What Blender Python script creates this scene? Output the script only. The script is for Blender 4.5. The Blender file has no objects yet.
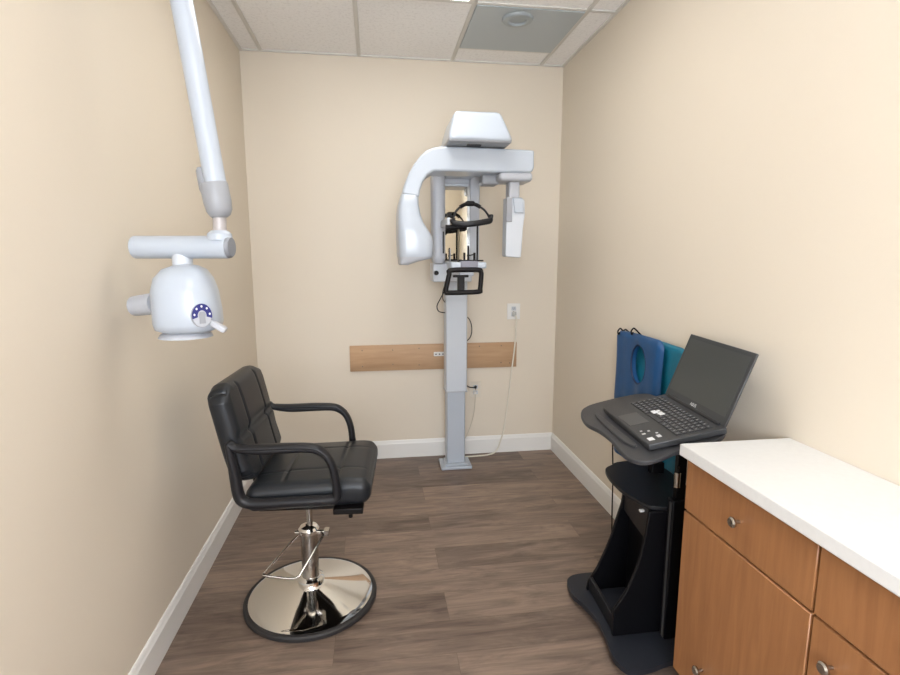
import bpy, bmesh, math, random
from mathutils import Vector, Matrix
random.seed(7)
S = bpy.context.scene
COL = S.collection
PI = math.pi

# ------------------------------------------------------------------ helpers
OFF = {}
def V(*a): return Vector(a)

def mat(name, color, rough=0.5, metal=0.0, spec=0.5, coat=0.0, emit=None, estr=0.0, bump=0.0, bscale=200.0, var=0.0, vscale=8.0):
    m = bpy.data.materials.new(name); m.use_nodes = True
    nt = m.node_tree; b = nt.nodes['Principled BSDF']
    c = (color[0], color[1], color[2], 1)
    b.inputs['Base Color'].default_value = c
    b.inputs['Roughness'].default_value = rough
    b.inputs['Metallic'].default_value = metal
    b.inputs['Specular IOR Level'].default_value = spec
    b.inputs['Coat Weight'].default_value = coat
    if emit:
        b.inputs['Emission Color'].default_value = (*emit, 1); b.inputs['Emission Strength'].default_value = estr
    tc = nt.nodes.new('ShaderNodeTexCoord')
    if var > 0:
        n = nt.nodes.new('ShaderNodeTexNoise'); n.inputs['Scale'].default_value = vscale; n.inputs['Detail'].default_value = 4
        nt.links.new(tc.outputs['Object'], n.inputs['Vector'])
        mx = nt.nodes.new('ShaderNodeMix'); mx.data_type = 'RGBA'
        mx.inputs[6].default_value = tuple(min(1, k*(1-var)) for k in color[:3]) + (1,)
        mx.inputs[7].default_value = tuple(min(1, k*(1+var)) for k in color[:3]) + (1,)
        nt.links.new(n.outputs['Fac'], mx.inputs[0]); nt.links.new(mx.outputs[2], b.inputs['Base Color'])
    if bump > 0:
        n = nt.nodes.new('ShaderNodeTexNoise'); n.inputs['Scale'].default_value = bscale; n.inputs['Detail'].default_value = 3
        nt.links.new(tc.outputs['Object'], n.inputs['Vector'])
        bp = nt.nodes.new('ShaderNodeBump'); bp.inputs['Strength'].default_value = bump; bp.inputs['Distance'].default_value = 0.002
        nt.links.new(n.outputs['Fac'], bp.inputs['Height']); nt.links.new(bp.outputs['Normal'], b.inputs['Normal'])
    return m

def root(name, loc, label, cat, group=None):
    o = bpy.data.objects.new(name, None); COL.objects.link(o)
    o.location = loc; o.empty_display_size = 0.05
    o['label'] = label; o['category'] = cat
    if group: o['group'] = group
    OFF[o.name] = Vector(loc)
    return o

def fin(name, bm, m, parent=None, smooth=True, bevel=0.0, angle=35, seg=2, origin=None):
    """link a bmesh given in world coordinates as ONE object (child of parent if given)"""
    bmesh.ops.remove_doubles(bm, verts=bm.verts, dist=1e-6)
    bmesh.ops.recalc_face_normals(bm, faces=bm.faces)
    me = bpy.data.meshes.new(name)
    off = Vector((0, 0, 0))
    if parent is not None: off = OFF[parent.name]
    own = off
    if origin is not None: own = Vector(origin)
    bmesh.ops.translate(bm, verts=bm.verts, vec=-own)
    bm.to_mesh(me); bm.free()
    ms = m if isinstance(m, (list, tuple)) else [m]
    for k in ms: me.materials.append(k)
    o = bpy.data.objects.new(name, me); COL.objects.link(o)
    if parent is not None:
        o.parent = parent
        o.location = own - off
    else: o.location = own
    OFF[o.name] = Vector(own)
    if smooth:
        for p in me.polygons: p.use_smooth = True
        ca = math.cos(math.radians(angle))
        bm2 = bmesh.new(); bm2.from_mesh(me)
        for e in bm2.edges:
            if len(e.link_faces) == 2:
                e.smooth = e.link_faces[0].normal.dot(e.link_faces[1].normal) > ca
        bm2.to_mesh(me); bm2.free()
    if bevel > 0:
        md = o.modifiers.new('bevel', 'BEVEL'); md.width = bevel; md.segments = seg; md.limit_method = 'ANGLE'; md.angle_limit = math.radians(30)
        md.harden_normals = False
        for p in me.polygons: p.use_smooth = True
    return o

def box(bm, x0, x1, y0, y1, z0, z1, M=None, mi=0):
    vs = [bm.verts.new((x, y, z)) for z in (z0, z1) for y in (y0, y1) for x in (x0, x1)]
    if M is not None:
        for v in vs: v.co = M @ v.co
    fs = [(0,2,3,1),(4,5,7,6),(0,1,5,4),(2,6,7,3),(0,4,6,2),(1,3,7,5)]
    for f in fs:
        fc = bm.faces.new([vs[i] for i in f]); fc.material_index = mi
    return vs

def frame_of(d):
    d = d.normalized()
    a = Vector((0, 0, 1)) if abs(d.z) < 0.9 else Vector((1, 0, 0))
    u = d.cross(a).normalized(); w = d.cross(u).normalized()
    return u, w

def cyl(bm, p0, p1, r0, r1=None, seg=24, caps=True):
    p0, p1 = Vector(p0), Vector(p1)
    if r1 is None: r1 = r0
    u, w = frame_of(p1-p0)
    A = [bm.verts.new(p0 + (u*math.cos(t)+w*math.sin(t))*r0) for t in [2*PI*i/seg for i in range(seg)]]
    B = [bm.verts.new(p1 + (u*math.cos(t)+w*math.sin(t))*r1) for t in [2*PI*i/seg for i in range(seg)]]
    for i in range(seg): bm.faces.new([A[i], A[(i+1)%seg], B[(i+1)%seg], B[i]])
    if caps: bm.faces.new(A[::-1]); bm.faces.new(B)

def spline(pts, n=8, closed=False):
    P = [Vector(p) for p in pts]; out = []; N = len(P)
    rng = range(N) if closed else range(N-1)
    for i in rng:
        if closed: a, b, c, d = P[(i-1)%N], P[i], P[(i+1)%N], P[(i+2)%N]
        else: a, b, c, d = P[max(i-1,0)], P[i], P[i+1], P[min(i+2,N-1)]
        for k in range(n):
            t = k/n
            out.append(0.5*((2*b)+(-a+c)*t+(2*a-5*b+4*c-d)*t*t+(-a+3*b-3*c+d)*t**3))
    if not closed: out.append(P[-1])
    return out

def tube(bm, pts, r, seg=10, closed=False, up=None, ry=None, radii=None):
    """sweep; with up given, section is ellipse r (in-plane) x ry (along up)"""
    P = [Vector(p) for p in pts]; N = len(P); rings = []
    prev = None
    for i in range(N):
        if closed: d = (P[(i+1)%N]-P[(i-1)%N])
        else: d = P[min(i+1,N-1)]-P[max(i-1,0)]
        d.normalize()
        if up is not None:
            w = Vector(up); u = d.cross(w).normalized(); w = u.cross(d).normalized()
        else:
            if prev is None: u, w = frame_of(d)
            else:
                u = (prev - d*prev.dot(d)).normalized(); w = d.cross(u)
            prev = u
        rr = radii[i] if radii else r
        r2 = ry if ry else rr
        rings.append([bm.verts.new(P[i]+u*math.cos(t)*rr+w*math.sin(t)*r2) for t in [2*PI*k/seg for k in range(seg)]])
    M = N if closed else N-1
    for i in range(M):
        A, B = rings[i], rings[(i+1)%N]
        for k in range(seg): bm.faces.new([A[k], A[(k+1)%seg], B[(k+1)%seg], B[k]])
    if not closed: bm.faces.new(rings[0][::-1]); bm.faces.new(rings[-1])

def prism(bm, poly, axis, a, b, mi=0):
    """poly of 2-D points; axis 'y': (x,z), 'z': (x,y), 'x': (y,z)"""
    def mk(p, t):
        return {'y': (p[0], t, p[1]), 'z': (p[0], p[1], t), 'x': (t, p[0], p[1])}[axis]
    A = [bm.verts.new(mk(p, a)) for p in poly]; B = [bm.verts.new(mk(p, b)) for p in poly]
    n = len(poly)
    f1 = bm.faces.new(A); f2 = bm.faces.new(B[::-1])
    for i in range(n): bm.faces.new([A[i], B[i], B[(i+1)%n], A[(i+1)%n]])
    return A+B

def lathe(bm, prof, c, seg=48, axis=None):
    rings = []
    c = Vector(c)
    M = Matrix.Identity(3)
    if axis is not None: M = Vector((0,0,1)).rotation_difference(Vector(axis)).to_matrix()
    for r, z in prof:
        if r < 1e-6: rings.append([bm.verts.new(c + M @ Vector((0,0,z)))])
        else: rings.append([bm.verts.new(c + M @ Vector((r*math.cos(t), r*math.sin(t), z))) for t in [2*PI*k/seg for k in range(seg)]])
    for A, B in zip(rings, rings[1:]):
        if len(A) == 1 and len(B) == 1: continue
        for k in range(seg):
            if len(A) == 1: bm.faces.new([A[0], B[k], B[(k+1)%seg]])
            elif len(B) == 1: bm.faces.new([A[k], A[(k+1)%seg], B[0]])
            else: bm.faces.new([A[k], A[(k+1)%seg], B[(k+1)%seg], B[k]])

def rbox(bm, c, size, r, n=10, M=None, fn=None, res=None):
    """rounded box; fn(p_local_normalised, p) -> offset vector, M 4x4 places it"""
    sx, sy, sz = [s/2 for s in size]
    res = res or (n, n, n)
    verts = {}
    def key(i, j, k): return (i, j, k)
    def pos(i, j, k):
        u = Vector((2*i/res[0]-1, 2*j/res[1]-1, 2*k/res[2]-1))
        # cosine-ish spacing towards the borders so that rounded rims get vertices
        def sp(t, s, rr):
            return math.copysign(abs(t)**0.75, t)*s
        p = Vector((sp(u.x, sx, r), sp(u.y, sy, r), sp(u.z, sz, r)))
        q = Vector((max(-sx+r, min(sx-r, p.x)), max(-sy+r, min(sy-r, p.y)), max(-sz+r, min(sz-r, p.z))))
        d = p-q
        if d.length > 1e-9: p = q + d.normalized()*r
        if fn: p = p + fn(u, p)
        if M is not None: p = M @ p
        else: p = p + Vector(c)
        return p
    def vert(i, j, k):
        if key(i, j, k) not in verts: verts[key(i, j, k)] = bm.verts.new(pos(i, j, k))
        return verts[key(i, j, k)]
    X, Y, Z = res
    for i in range(X):
        for j in range(Y):
            bm.faces.new([vert(i,j,0), vert(i,j+1,0), vert(i+1,j+1,0), vert(i+1,j,0)])
            bm.faces.new([vert(i,j,Z), vert(i+1,j,Z), vert(i+1,j+1,Z), vert(i,j+1,Z)])
    for i in range(X):
        for k in range(Z):
            bm.faces.new([vert(i,0,k), vert(i+1,0,k), vert(i+1,0,k+1), vert(i,0,k+1)])
            bm.faces.new([vert(i,Y,k), vert(i,Y,k+1), vert(i+1,Y,k+1), vert(i+1,Y,k)])
    for j in range(Y):
        for k in range(Z):
            bm.faces.new([vert(0,j,k), vert(0,j,k+1), vert(0,j+1,k+1), vert(0,j+1,k)])
            bm.faces.new([vert(X,j,k), vert(X,j+1,k), vert(X,j+1,k+1), vert(X,j,k+1)])

def mirror_text(name, body, size, m, parent, M, depth=0.0003):
    cu = bpy.data.curves.new(name, 'FONT'); cu.body = body; cu.size = size; cu.extrude = depth
    cu.align_x = 'CENTER'; cu.align_y = 'CENTER'
    t = bpy.data.objects.new(name+'_tmp', cu)
    COL.objects.link(t)
    dg = bpy.context.evaluated_depsgraph_get()
    me = bpy.data.meshes.new_from_object(t.evaluated_get(dg))
    bpy.data.objects.remove(t)
    bm = bmesh.new(); bm.from_mesh(me)
    bmesh.ops.transform(bm, matrix=M, verts=bm.verts)
    return fin(name, bm, m, parent, smooth=False)

def struct(o):
    o['kind'] = 'structure'; return o

NB = bmesh.new

# ------------------------------------------------------------------ materials
def wall_mat():
    m = mat('wall_paint', (0.72, 0.645, 0.535), rough=0.55, spec=0.3, bump=0.12, bscale=180, var=0.02, vscale=1.3)
    return m
M_wall = wall_mat()
M_white = mat('white_enamel', (0.44, 0.485, 0.545), rough=0.28, coat=0.2)
M_white2 = mat('white_plastic', (0.55, 0.58, 0.62), rough=0.4)
M_grey = mat('grey_plastic', (0.30, 0.31, 0.33), rough=0.4)
M_lgrey = mat('light_grey_plastic', (0.44, 0.455, 0.49), rough=0.4)
M_trim = mat('trim_white', (0.78, 0.77, 0.74), rough=0.4)
M_black = mat('black_plastic', (0.006, 0.005, 0.005), rough=0.45, spec=0.2)
M_blackm = mat('black_satin', (0.010, 0.010, 0.012), rough=0.42, spec=0.35)
M_leather = mat('black_leatherette', (0.010, 0.012, 0.015), rough=0.36, spec=0.4, bump=0.25, bscale=500)
M_chrome = mat('chrome', (0.90, 0.90, 0.89), rough=0.06, metal=1.0)
M_chromed = mat('dull_chrome', (0.45, 0.43, 0.40), rough=0.22, metal=1.0)
M_rubber = mat('black_rubber', (0.02, 0.018, 0.018), rough=0.6)
M_cartblk = mat('cart_black', (0.004, 0.004, 0.005), rough=0.35, spec=0.2)
M_carttop = mat('cart_charcoal', (0.036, 0.037, 0.041), rough=0.42, bump=0.1, bscale=600)
M_laptop = mat('laptop_dark', (0.036, 0.038, 0.041), rough=0.42, bump=0.05, bscale=900)
M_key = mat('laptop_key', (0.02, 0.02, 0.022), rough=0.45)
M_screen = mat('laptop_screen', (0.048, 0.052, 0.050), rough=0.3)
M_sticker = mat('sticker_white', (0.75, 0.76, 0.78), rough=0.4)
M_silver = mat('silver_print', (0.6, 0.6, 0.6), rough=0.4)
M_blue = mat('apron_blue', (0.006, 0.06, 0.17), rough=0.45, bump=0.4, bscale=60, var=0.12, vscale=9)
M_teal = mat('apron_teal', (0.004, 0.15, 0.24), rough=0.45, bump=0.4, bscale=60, var=0.12, vscale=9)
M_navy = mat('apron_binding', (0.008, 0.018, 0.06), rough=0.6)
M_counter = mat('countertop_white', (0.72, 0.72, 0.71), rough=0.3, var=0.04, vscale=60)
M_cord = mat('cord_cream', (0.72, 0.68, 0.58), rough=0.5)
M_plate = mat('outlet_white', (0.78, 0.77, 0.74), rough=0.35)
M_slot = mat('slot_dark', (0.03, 0.03, 0.03), rough=0.6)
M_dialblue = mat('dial_blue', (0.012, 0.018, 0.16), rough=0.35)
M_tbar = mat('tbar_white', (0.70, 0.69, 0.66), rough=0.45)
M_panel = mat('ceiling_grey_panel', (0.42, 0.47, 0.50), rough=0.35)
M_fit = mat('ceiling_fitting_grey', (0.34, 0.38, 0.40), rough=0.4)
M_mirror = mat('mirror_glass', (0.62, 0.61, 0.57), rough=0.03, metal=1.0)
M_lamp = mat('light_diffuser', (0.9, 0.9, 0.9), rough=0.5, emit=(1.0, 0.98, 0.95), estr=7.6)
M_screw = mat('screw_steel', (0.25, 0.2, 0.15), rough=0.4, metal=0.8)

def wood_mat(name, base, dark, axis='x', rough=0.45, scale=1.0, contrast=1.0):
    m = mat(name, base, rough=rough)
    nt = m.node_tree; b = nt.nodes['Principled BSDF']
    tc = nt.nodes.new('ShaderNodeTexCoord'); mp = nt.nodes.new('ShaderNodeMapping')
    s = {'x': (1.2, 14, 14), 'z': (14, 14, 1.2)}[axis]
    mp.inputs['Scale'].default_value = tuple(k*scale for k in s)
    nt.links.new(tc.outputs['Object'], mp.inputs['Vector'])
    n = nt.nodes.new('ShaderNodeTexNoise'); n.inputs['Scale'].default_value = 3; n.inputs['Detail'].default_value = 8; n.inputs['Roughness'].default_value = 0.6; n.inputs['Distortion'].default_value = 0.6
    nt.links.new(mp.outputs['Vector'], n.inputs['Vector'])
    r = nt.nodes.new('ShaderNodeValToRGB'); r.color_ramp.elements[0].position = 0.3; r.color_ramp.elements[1].position = 0.7
    r.color_ramp.elements[0].color = (*dark, 1); r.color_ramp.elements[1].color = (*base, 1)
    nt.links.new(n.outputs['Fac'], r.inputs['Fac']); nt.links.new(r.outputs['Color'], b.inputs['Base Color'])
    return m
M_ply = wood_mat('plywood', (0.55, 0.36, 0.215), (0.46, 0.285, 0.16), 'x', 0.6)
M_cab = wood_mat('cabinet_wood', (0.36, 0.165, 0.065), (0.27, 0.115, 0.045), 'z', 0.4)

def floor_mat():
    m = mat('vinyl_plank', (0.2, 0.15, 0.12), rough=0.42, spec=0.45)
    nt = m.node_tree; b = nt.nodes['Principled BSDF']; L = nt.links
    N = nt.nodes.new
    g = N('ShaderNodeNewGeometry')
    br = N('ShaderNodeTexBrick'); br.offset = 0.37; br.offset_frequency = 2; br.squash = 1
    br.inputs['Scale'].default_value = 1
    br.inputs['Brick Width'].default_value = 1.22; br.inputs['Row Height'].default_value = 0.178
    br.inputs['Mortar Size'].default_value = 0.0008; br.inputs['Mortar Smooth'].default_value = 0.3; br.inputs['Bias'].default_value = 0
    br.inputs['Color1'].default_value = (0, 0, 0, 1); br.inputs['Color2'].default_value = (1, 1, 1, 1); br.inputs['Mortar'].default_value = (0.5, 0.5, 0.5, 1)
    mp0 = N('ShaderNodeMapping'); mp0.inputs['Location'].default_value = (0.95, 0.06, 0)
    L.new(g.outputs['Position'], mp0.inputs['Vector']); L.new(mp0.outputs['Vector'], br.inputs['Vector'])
    # grain, shifted per plank
    mp = N('ShaderNodeMapping'); mp.inputs['Scale'].default_value = (1.3, 7.5, 1)
    va = N('ShaderNodeVectorMath'); va.operation = 'MULTIPLY_ADD'
    va.inputs[1].default_value = (7.3, 3.1, 5.0)
    L.new(br.outputs['Color'], va.inputs[0]); L.new(g.outputs['Position'], va.inputs[2])
    L.new(va.outputs['Vector'], mp.inputs['Vector'])
    n1 = N('ShaderNodeTexNoise'); n1.inputs['Scale'].default_value = 2.2; n1.inputs['Detail'].default_value = 9; n1.inputs['Roughness'].default_value = 0.68; n1.inputs['Distortion'].default_value = 0.9
    L.new(mp.outputs['Vector'], n1.inputs['Vector'])
    mp2 = N('ShaderNodeMapping'); mp2.inputs['Scale'].default_value = (5, 110, 1)
    L.new(va.outputs['Vector'], mp2.inputs['Vector'])
    n2 = N('ShaderNodeTexNoise'); n2.inputs['Scale'].default_value = 1; n2.inputs['Detail'].default_value = 3
    L.new(mp2.outputs['Vector'], n2.inputs['Vector'])
    add = N('ShaderNodeMath'); add.operation = 'MULTIPLY_ADD'; add.inputs[1].default_value = 0.28
    L.new(n2.outputs['Fac'], add.inputs[0]); L.new(n1.outputs['Fac'], add.inputs[2])
    sep = N('ShaderNodeSeparateColor'); L.new(br.outputs['Color'], sep.inputs[0])
    add2 = N('ShaderNodeMath'); add2.operation = 'MULTIPLY_ADD'; add2.inputs[1].default_value = 0.22
    L.new(sep.outputs[0], add2.inputs[0]); L.new(add.outputs[0], add2.inputs[2])
    r = N('ShaderNodeValToRGB'); e = r.color_ramp.elements
    e[0].position = 0.48; e[0].color = (0.084, 0.055, 0.041, 1)
    e[1].position = 0.95; e[1].color = (0.28, 0.20, 0.148, 1)
    k = e.new(0.70); k.color = (0.162, 0.116, 0.089, 1)
    L.new(add2.outputs[0], r.inputs['Fac'])
    mx = N('ShaderNodeMix'); mx.data_type = 'RGBA'; mx.blend_type = 'MULTIPLY'
    inv = N('ShaderNodeMath'); inv.operation = 'MULTIPLY'; inv.inputs[1].default_value = 0.55
    L.new(br.outputs['Fac'], inv.inputs[0]); L.new(inv.outputs[0], mx.inputs[0])
    L.new(r.outputs['Color'], mx.inputs[6]); mx.inputs[7].default_value = (0.2, 0.18, 0.16, 1)
    L.new(mx.outputs[2], b.inputs['Base Color'])
    bp = N('ShaderNodeBump'); bp.inputs['Strength'].default_value = 0.12; bp.inputs['Distance'].default_value = 0.001
    L.new(n2.outputs['Fac'], bp.inputs['Height']); L.new(bp.outputs['Normal'], b.inputs['Normal'])
    return m
M_floor = floor_mat()

def ceil_mat():
    m = mat('acoustic_tile', (0.62, 0.60, 0.57), rough=0.9, spec=0.1)
    nt = m.node_tree; b = nt.nodes['Principled BSDF']; L = nt.links; N = nt.nodes.new
    g = N('ShaderNodeNewGeometry')
    n = N('ShaderNodeTexNoise'); n.inputs['Scale'].default_value = 55; n.inputs['Detail'].default_value = 6; n.inputs['Roughness'].default_value = 0.7
    L.new(g.outputs['Position'], n.inputs['Vector'])
    r = N('ShaderNodeValToRGB'); e = r.color_ramp.elements
    e[0].position = 0.34; e[0].color = (0.80, 0.79, 0.78, 1); e[1].position = 0.5; e[1].color = (0.91, 0.90, 0.89, 1)
    L.new(n.outputs['Fac'], r.inputs['Fac']); L.new(r.outputs['Color'], b.inputs['Base Color'])
    bp = N('ShaderNodeBump'); bp.inputs['Strength'].default_value = 0.3; bp.inputs['Distance'].default_value = 0.003
    L.new(n.outputs['Fac'], bp.inputs['Height']); L.new(bp.outputs['Normal'], b.inputs['Normal'])
    return m
M_ceil = ceil_mat()

# ------------------------------------------------------------------ room
XL, XR, YB, YF, H = -0.813, 1.3137, 3.679, -1.35, 2.745
def wallbox(name, *a, m=M_wall):
    bm = NB(); box(bm, *a); return struct(fin(name, bm, m, smooth=False))
T = 0.1
wallbox('floor', XL-T, XR+T, YF-T, YB+T, -T, 0, m=M_floor)
wallbox('ceiling', XL-T, XR+T, YF-T, YB+T, H, H+T, m=M_ceil)
wallbox('wall_left', XL-T, XL, YF, YB, 0, H)
wallbox('wall_right', XR, XR+T, YF, YB, 0, H)
wallbox('wall_back', XL-T, XR+T, YB, YB+T, 0, H)
wallbox('wall_front', XL-T, XR+T, YF-T, YF, 0, H)

def baseboard(name, side):
    t, h = 0.014, 0.131
    pr = [(0, 0), (t, 0), (t, h*0.80), (t*0.75, h*0.86), (t*0.55, h*0.95), (t*0.25, h), (0, h)]
    bm = NB()
    if side == 'back':
        prism(bm, [(YB-p, z) for p, z in pr], 'x', XL, XR)
    elif side == 'front':
        prism(bm, [(YF+p, z) for p, z in pr], 'x', XL, XR)
    elif side == 'left':
        prism(bm, [(XL+p, z) for p, z in pr], 'y', YF+t, YB-t)
    else:
        prism(bm, [(XR-p, z) for p, z in pr], 'y', YF+t, YB-t)
    return struct(fin(name, bm, M_trim, smooth=False))
for s in ('back', 'front', 'left', 'right'): baseboard('baseboard_'+s, s)

# window in the front wall, behind the photographer
def window():
    x0, x1, z0, z1 = -0.62, 0.62, 0.95, 2.25
    bm = NB(); box(bm, x0, x1, YF+0.004, YF+0.010, z0, z1)
    pane = fin('window_1', bm, mat('window_daylight', (0.8, 0.85, 0.9), rough=0.2, emit=(0.84, 0.90, 1.0), estr=WIN), smooth=False)
    struct(pane)
    bm = NB(); w = 0.06
    for a in ((x0-w, x1+w, z0-w, z0), (x0-w, x1+w, z1, z1+w), (x0-w, x0, z0, z1), (x1, x1+w, z0, z1), (-0.02, 0.02, z0, z1)):
        box(bm, a[0], a[1], YF, YF+0.03, a[2], a[3])
    f = fin('window_frame', bm, M_trim, pane, smooth=False)
    f['kind'] = 'structure'
WIN = 17.0
window()
# ceiling grid: metal tee bars, one object per run
tx = [-0.681, -0.071, 0.539, 1.149]
CY = [2.86, 1.64, 0.42, -0.80]
n = 0
def tbar(x0, x1, y0, y1):
    global n
    n += 1
    bm = NB(); box(bm, x0, x1, y0, y1, H-0.006, H)
    struct(fin('trim_%d' % n, bm, M_tbar, smooth=False, bevel=0.001))
for x in tx: tbar(x-0.012, x+0.012, YF, YB)
for y in CY:
    xs = [XL] + tx + [XR]
    for a, b in zip(xs, xs[1:]):
        tbar(a+(0.012 if a != XL else 0), b-(0.012 if b != XR else 0), y-0.012, y+0.012)
tbar(tx[2]+0.012, tx[3]-0.012, 3.445-0.012, 3.445+0.012)
# wall angle
for a in ((XL, XR, YB-0.02, YB), (XL, XL+0.02, YF, YB-0.02), (XR-0.02, XR, YF, YB-0.02)):
    n += 1
    bm = NB(); box(bm, *a, H-0.0065, H); struct(fin('trim_%d' % n, bm, M_tbar, smooth=False))

# grey ceiling panel with a round fitting
t = root('ceiling_vent_panel', (0.84, 3.153, H-0.006), 'smooth grey square ceiling panel with a round flush fitting in it', 'ceiling panel')
bm = NB(); box(bm, tx[2]+0.013, tx[3]-0.013, 2.873, 3.432, H-0.010, H-0.0005); fin('panel', bm, M_panel, t, smooth=False)
bm = NB(); lathe(bm, [(0, -0.002), (0.045, -0.003), (0.05, -0.012), (0.06, -0.014), (0.078, -0.010), (0.085, 0.0), (0.085, 0.004), (0, 0.004)], (0.80, 2.99, H-0.014), 40)
fin('round_fitting', bm, M_fit, t)

# ceiling lights: recessed fluorescent panels of the grid
def troffer(x0, x1, y0, y1, label):
    t = root('ceiling_light', ((x0+x1)/2, (y0+y1)/2, H-0.02), label, 'ceiling light', 'recessed ceiling lights')
    bm = NB(); box(bm, x0+0.04, x1-0.04, y0+0.04, y1-0.04, H-0.014, H-0.008); fin('diffuser', bm, M_lamp, t, smooth=False)
    bm = NB()
    for a in ((x0+0.013, x1-0.013, y0+0.013, y0+0.04), (x0+0.013, x1-0.013, y1-0.04, y1-0.013), (x0+0.013, x0+0.04, y0+0.04, y1-0.04), (x1-0.04, x1-0.013, y0+0.04, y1-0.04)):
        box(bm, *a, H-0.016, H-0.001)
    fin('frame', bm, M_tbar, t, smooth=False)
troffer(tx[1], tx[2], 1.64, 2.86, 'rectangular recessed ceiling light panel nearest the X-ray machine')
troffer(tx[1], tx[2], -0.80, 0.42, 'rectangular recessed ceiling light panel nearer the room front')

# ------------------------------------------------------------------ plywood board on back wall
t = root('wall_board', (0.415, YB, 0.74), 'long horizontal plywood backing board screwed to the wall behind the white column', 'board')
bm = NB(); box(bm, -0.186, 1.016, YB-0.019, YB, 0.655, 0.838); fin('board', bm, M_ply, t, smooth=False, bevel=0.0015, seg=1)
for (x, z) in [(-0.10, 0.805), (-0.10, 0.69), (0.113, 0.803), (0.113, 0.70), (0.738, 0.815), (0.90, 0.815), (0.90, 0.69), (0.965, 0.685), (0.30, 0.81), (0.30, 0.69)]:
    bm = NB(); cyl(bm, (x, YB-0.0215, z), (x, YB-0.018, z), 0.0045, seg=12); fin('screw', bm, M_screw, t)
t = root('cable_clip', (0.44, YB-0.03, 0.765), 'small white cable clip fixed on the plywood board left of the column', 'cable clip')
bm = NB(); box(bm, 0.405, 0.485, YB-0.034, YB-0.019, 0.752, 0.782)
fin('clip_body', bm, M_plate, t, bevel=0.004)
for x in (0.42, 0.445, 0.47):
    bm = NB(); cyl(bm, (x, YB-0.036, 0.767), (x, YB-0.033, 0.767), 0.005, seg=10); fin('screw', bm, M_slot, t)

# outlets
def outlet(cx, cz, label, hw=0.04, pm=None):
    t = root('wall_outlet', (cx, YB, cz), label, 'wall outlet')
    bm = NB(); box(bm, cx-hw, cx+hw, YB-0.007, YB, cz-0.058, cz+0.058); fin('cover_plate', bm, pm or M_plate, t, bevel=0.003)
    for s in (-1, 1):
        bm = NB(); box(bm, cx-0.017, cx+0.017, YB-0.0095, YB-0.006, cz+s*0.021-0.014, cz+s*0.021+0.014)
        rc = fin('receptacle', bm, M_white2, t, bevel=0.004)
        bm = NB()
        for dx in (-0.006, 0.006): box(bm, cx+dx-0.001, cx+dx+0.001, YB-0.0102, YB-0.009, cz+s*0.021-0.002, cz+s*0.021+0.008)
        cyl(bm, (cx, YB-0.0102, cz+s*0.021-0.008), (cx, YB-0.009, cz+s*0.021-0.008), 0.0022, seg=8)
        fin('socket_slots', bm, M_slot, rc, smooth=False)
    bm = NB(); cyl(bm, (cx, YB-0.0085, cz), (cx, YB-0.006, cz), 0.003, seg=10); fin('screw', bm, M_chromed, t)
outlet(0.992, 1.063, 'white wall outlet above the right end of the plywood board', 0.048)
outlet(0.714, 0.49, 'white wall outlet low on the wall just right of the column', 0.042, mat('outlet_almond', (0.72, 0.66, 0.56), rough=0.4))

# cream power cord from upper outlet
t = root('power_cord', (0.99, YB-0.02, 1.05), 'long cream power cord hanging from the upper outlet down to the floor', 'cord')
bm = NB()
pts = spline([(0.992, 3.648, 1.045), (1.006, 3.64, 1.015), (1.006, 3.65, 0.966), (1.002, 3.648, 0.86), (0.988, 3.645, 0.72), (0.974, 3.65, 0.596), (0.957, 3.655, 0.407), (0.93, 3.65, 0.21), (0.90, 3.645, 0.09), (0.86, 3.63, 0.02), (0.79, 3.61, 0.006), (0.70, 3.60, 0.006), (0.60, 3.58, 0.012), (0.565, 3.54, 0.03)], 8)
tube(bm, pts, 0.0055, 8); fin('cable', bm, M_cord, t)
bm = NB(); rbox(bm, (0.992, 3.655, 1.045), (0.028, 0.030, 0.032), 0.006, 6); fin('plug', bm, mat('plug_grey', (0.5, 0.5, 0.48), rough=0.4), t)
t = root('thin_cord', (0.706, YB-0.02, 0.46), 'thin pale cord drooping from the low outlet behind the column', 'cord')
bm = NB(); tube(bm, spline([(0.708, 3.655, 0.47), (0.708, 3.65, 0.417), (0.695, 3.645, 0.304), (0.66, 3.64, 0.191), (0.61, 3.60, 0.116), (0.57, 3.54, 0.09)], 8), 0.0025, 8)
fin('cable', bm, mat('cord_tan', (0.55, 0.50, 0.40), rough=0.5), t)
bm = NB(); rbox(bm, (0.708, 3.660, 0.469), (0.02, 0.020, 0.02), 0.005, 6); fin('plug', bm, M_plate, t)
t = root('black_plug_cord', (0.69, YB-0.03, 0.52), 'short black cord plugged into the low outlet beside the column', 'cord')
bm = NB(); tube(bm, spline([(0.585, 3.52, 0.57), (0.623, 3.56, 0.553), (0.66, 3.61, 0.525), (0.708, 3.65, 0.511)], 8), 0.0045, 8); fin('cable', bm, M_black, t)
bm = NB(); cyl(bm, (0.714, 3.669, 0.511), (0.708, 3.64, 0.511), 0.011, 0.008, 12); fin('plug', bm, M_black, t)

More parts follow.
